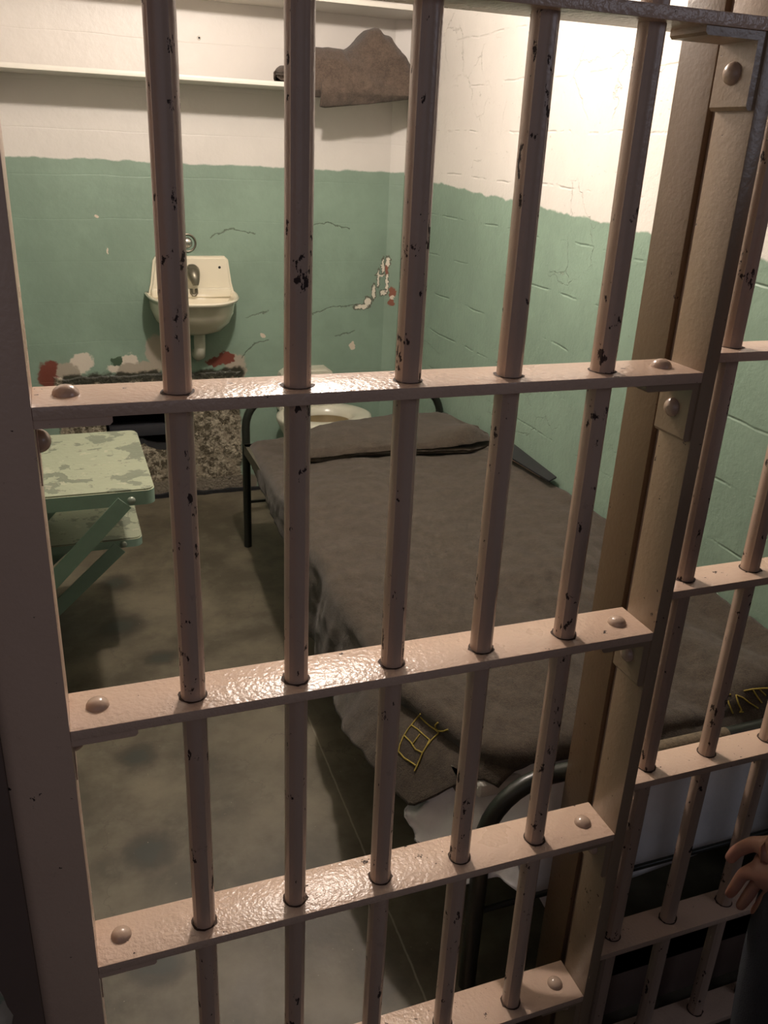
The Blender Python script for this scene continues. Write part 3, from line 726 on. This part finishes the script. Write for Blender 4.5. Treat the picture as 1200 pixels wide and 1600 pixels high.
stitch('embroidered_lettering', [[[1.2065,0.2682,0.5252],[1.2037,0.2694,0.5241],[1.2009,0.2705,0.5229],[1.1982,0.2715,0.5218],[1.197,0.2658,0.5184],[1.1962,0.2606,0.5144],[1.1963,0.2564,0.51],[1.1973,0.2526,0.5052],[1.199,0.2498,0.5],[1.2014,0.2475,0.4942]],[[1.2246,0.2442,0.4951],[1.222,0.2448,0.4952],[1.2194,0.2451,0.4951],[1.2167,0.2456,0.4953],[1.2183,0.2458,0.4963],[1.2197,0.2461,0.4973],[1.2212,0.2463,0.4983],[1.2195,0.2485,0.5025],[1.217,0.25,0.5072],[1.2148,0.2519,0.512],[1.2143,0.2552,0.5167],[1.2139,0.2587,0.5216],[1.2148,0.2631,0.5253],[1.2182,0.2604,0.5245],[1.2217,0.2575,0.5234],[1.2261,0.2556,0.5218],[1.2306,0.2527,0.5184],[1.2358,0.2502,0.5143],[1.242,0.2489,0.5095],[1.2488,0.2475,0.5053],[1.2542,0.2445,0.5019],[1.2593,0.2413,0.4987]],[[1.2323,0.2626,0.5321],[1.238,0.2613,0.5333],[1.244,0.2602,0.5343],[1.2501,0.2592,0.5352],[1.2619,0.2574,0.5351],[1.2732,0.2552,0.5352],[1.2854,0.2535,0.5346]],[[1.2511,0.2582,0.5342],[1.2528,0.255,0.5306],[1.2557,0.2527,0.5259],[1.2587,0.2507,0.5213],[1.2628,0.2491,0.5159],[1.2674,0.248,0.5104],[1.27,0.2453,0.5069]],[[1.2659,0.2559,0.5342],[1.2698,0.2532,0.5301],[1.2742,0.251,0.5258],[1.2791,0.2492,0.5209]]])
#ENDEMB

# ---------------------------------------------------------------- visitor at the right

def skin_body(name, V, E, mat, parent=None, root=0, sub=2, label=None):
    """one continuous surface grown over a joint skeleton: V = [(point, rx, ry)], E = joint pairs"""
    me = bpy.data.meshes.new(name); me.from_pydata([v[0] for v in V], E, []); me.materials.append(mat)
    o = bpy.data.objects.new(name, me); COL.objects.link(o)
    sk = o.modifiers.new('skin', 'SKIN'); sk.use_smooth_shade = True
    for i, v in enumerate(V):
        sv = me.skin_vertices[0].data[i]; sv.radius = (v[1], v[2] if len(v) > 2 else v[1]); sv.use_root = (i == root)
    sb = o.modifiers.new('smooth', 'SUBSURF'); sb.levels = sub; sb.render_levels = sub
    if parent is not None: o.parent = parent; o.matrix_parent_inverse = Matrix.Translation(-Vector(parent.location))
    if label: o['label'] = label
    return o
PX, PY, PF = 1.03, -.25, -.22
person = thing('person', 'person in dark clothing standing outside the bars, bare hand hanging at the lower right', 'person', (PX, PY, PF))
def chain(V, E, start, pts):
    for p in pts:
        V.append(p); E.append((start, len(V)-1)); start = len(V)-1
    return start
def q(dx, dy, z): return (PX+dx, PY+dy, PF+z)
V, E = [(q(0, 0, .96), .13, .10)], []
c1 = chain(V, E, 0, [(q(0, -.01, 1.10), .115, .085), (q(0, 0, 1.25), .125, .09), (q(0, 0, 1.40), .12, .08)])
nk = chain(V, E, c1, [(q(0, .0, 1.49), .055), (q(0, .01, 1.55), .052)])
hd = chain(V, E, nk, [(q(0, .035, 1.60), .068, .075), (q(0, .03, 1.66), .076, .092), (q(0, .02, 1.72), .072, .09), (q(0, .015, 1.755), .045, .055)])
chain(V, E, hd-2, [(q(0, .125, 1.645), .013), (q(0, .148, 1.635), .011)])            # nose
for sx in (-1, 1): chain(V, E, hd-2, [(q(sx*.08, .01, 1.66), .012, .022)])             # ears
def hand(V, E, wr, wp, fwd, side, pal):
    """palm, four unequal bent fingers and a thumb that leaves the side of the palm"""
    f, sd, pa = Vector(fwd).normalized(), Vector(side).normalized(), Vector(pal).normalized(); wp = Vector(wp)
    pm = chain(V, E, wr, [(tuple(wp+f*.030), .030, .016), (tuple(wp+f*.062), .036, .015)])
    for k, (off, ln) in enumerate(((.030, .070), (.010, .078), (-.010, .073), (-.029, .056))):
        b = wp+f*.088+sd*off
        pts = [(tuple(b), .0098), (tuple(b+f*ln*.45+pa*.006), .0088), (tuple(b+f*ln*.76+pa*.018), .0080), (tuple(b+f*ln*.98+pa*.032), .0068)]
        chain(V, E, pm, pts)
    chain(V, E, pm-1, [(tuple(wp+f*.045+sd*.038+pa*.010), .0120), (tuple(wp+f*.078+sd*.052+pa*.018), .0100), (tuple(wp+f*.104+sd*.054+pa*.024), .0085)])
WL = (.893, -.190, .655); WR = q(.25, .05, .86)
arms = []
for sx in (-1, 1):
    sh_ = (q(sx*.165, 0, 1.41), .058); el = (.880, -.27, .93) if sx < 0 else q(.235, -.02, 1.12)
    wv = WL if sx < 0 else WR
    a_ = chain(V, E, c1, [sh_, (tuple(Vector(sh_[0]).lerp(Vector(el), .5)), .046), (el, .040), (tuple(Vector(el).lerp(Vector(wv), .45)), .038), (wv, .026, .021)])
    if sx < 0: hand(V, E, a_, wv, (-.30, .06, -1), (-.55, .80, .2), (.80, .50, 0))
    else: hand(V, E, a_, wv, (.05, .05, -1), (0, 1, 0), (-1, 0, 0))
for sx in (-1, 1):
    chain(V, E, 0, [(q(sx*.095, 0, .88), .088), (q(sx*.10, .01, .70), .078), (q(sx*.10, .015, .50), .056), (q(sx*.102, .0, .36), .054), (q(sx*.105, -.02, .10), .036), (q(sx*.105, -.02, .06), .036), (q(sx*.11, .06, .042), .032, .024), (q(sx*.114, .13, .036), .028, .016)])
skin_body('body', V, E, M['skin'], person)
# clothes follow the same skeleton a little wider
V, E = [(q(0, 0, .80), .178, .140)], []
c1 = chain(V, E, 0, [(q(0, 0, .90), .170, .130), (q(0, -.01, 1.10), .148, .118), (q(0, 0, 1.25), .150, .115), (q(0, 0, 1.40), .135, .10)])
chain(V, E, c1, [(q(0, 0, 1.48), .07), (q(0, 0, 1.505), .068)])
for sx in (-1, 1):
    sp = q(sx*.165, 0, 1.41); el = (.880, -.27, .93) if sx < 0 else q(.235, -.02, 1.12); wv = WL if sx < 0 else WR
    chain(V, E, c1, [(sp, .076), (tuple(Vector(sp).lerp(Vector(el), .5)), .064), (el, .056), (tuple(Vector(el).lerp(Vector(wv), .5)), .050), (tuple(Vector(el).lerp(Vector(wv), .93)), .041)])
skin_body('jacket', V, E, M['jacket'], person, label='dark navy jacket')
V, E = [(q(0, 0, 1.04), .135, .105)], []
hp = chain(V, E, 0, [(q(0, 0, .94), .145, .112)])
for sx in (-1, 1): chain(V, E, hp, [(q(sx*.09, 0, .84), .108), (q(sx*.10, .01, .70), .096), (q(sx*.10, .015, .50), .076), (q(sx*.102, 0, .36), .070), (q(sx*.105, -.02, .10), .060), (q(sx*.105, -.02, .055), .060)])
skin_body('trousers', V, E, M['trouser'], person, label='dark trousers')
for sx in (-1, 1): skin_body('shoe', [(q(sx*.105, -.075, .048), .050, .048), (q(sx*.107, .03, .050), .055, .050), (q(sx*.112, .12, .040), .056, .038), (q(sx*.115, .205, .032), .046, .028)], [(0, 1), (1, 2), (2, 3)], M['shoe'], person)
rows = []
for i in range(13):
    th = i/12*2.15; rr = math.sin(min(th, 1.75))
    rows.append([q(.098*rr*math.cos(a*PI/14), .012-.118*rr*math.sin(a*PI/14)*(1 if math.sin(a*PI/14) > 0 else .80*(1-.45*sm(1.2, 1.9, th))), 1.685+.115*math.cos(th if math.sin(a*PI/14) > -.35 else min(th, 1.2))+.004*math.sin(a*5.1+i*1.7)) for a in range(28)])
hb = grid_mesh(rows, closed_v=True); ho = obj('hair', hb, M['hair'], person, 60); solidify(ho, .006, 0)
for sx in (-1, 1):
    bm = bmesh.new(); dome(bm, q(sx*.032, .112, 1.668), (0, 1, 0), .010, .007); obj('eye', bm, M['bolt'], person)
bm = bmesh.new(); sweep(bm, [q(-.022, .112, 1.602), q(-.01, .122, 1.603), q(.01, .122, 1.603), q(.022, .112, 1.602)], [.003, .006, .006, .003], 10); obj('lips', bm, M['page'], person)


# ---------------------------------------------------------------- light
def lamp(name, kind, loc, energy, color, **kw):
    d = bpy.data.lights.new(name, kind); d.energy = energy; d.color = color
    for k, v in kw.items(): setattr(d, k, v)
    o = bpy.data.objects.new(name, d); COL.objects.link(o); o.location = loc; return o
lamp('cell_lamp', 'POINT', (.60, 1.36, 2.17), 72, (1, .885, .80), shadow_soft_size=.035)
a = lamp('corridor_fill', 'AREA', (-.5, -2.1, 1.75), 3.0, (1, .93, 1.06), shape='RECTANGLE', size=2.4, size_y=1.4)
a.rotation_euler = (Vector((.6, .2, .75))-a.location).to_track_quat('-Z', 'Y').to_euler()
b = lamp('corridor_fill', 'AREA', (2.1, -1.5, 2.0), 2.8, (.92, .95, 1.15), shape='RECTANGLE', size=.8, size_y=.5)  # added fill to brighten the hanging sheet, not a lamp of the corridor
b.rotation_euler = (Vector((1.15, .2, .3))-b.location).to_track_quat('-Z', 'Y').to_euler()
w = bpy.data.worlds.new('corridor'); sc.world = w; w.use_nodes = True
w.node_tree.nodes['Background'].inputs[0].default_value = (.9, .86, .95, 1); w.node_tree.nodes['Background'].inputs[1].default_value = .03

# ---------------------------------------------------------------- camera
cam = bpy.data.cameras.new('camera'); co = bpy.data.objects.new('camera', cam); COL.objects.link(co)
pitch, yaw, roll = [math.radians(v) for v in (23.02595, 21.10536, 2.75514)]
fwd = Vector((math.sin(yaw)*math.cos(pitch), math.cos(yaw)*math.cos(pitch), -math.sin(pitch)))
right = Vector((math.cos(yaw), -math.sin(yaw), 0)); up = right.cross(fwd)
r2 = right*math.cos(roll)+up*math.sin(roll); u2 = -right*math.sin(roll)+up*math.cos(roll)
mw = Matrix((r2, u2, -fwd)).transposed().to_4x4(); mw.translation = Vector((0, -.855, 1.52))
co.matrix_world = mw
cam.sensor_fit = 'VERTICAL'; cam.sensor_height = 36; cam.sensor_width = 27; cam.lens = 36*1350/1600
cam.clip_start = .02
sc.camera = co
sc.view_settings.view_transform = 'Standard'; sc.view_settings.look = 'None'; sc.view_settings.exposure = 0; sc.view_settings.gamma = 1
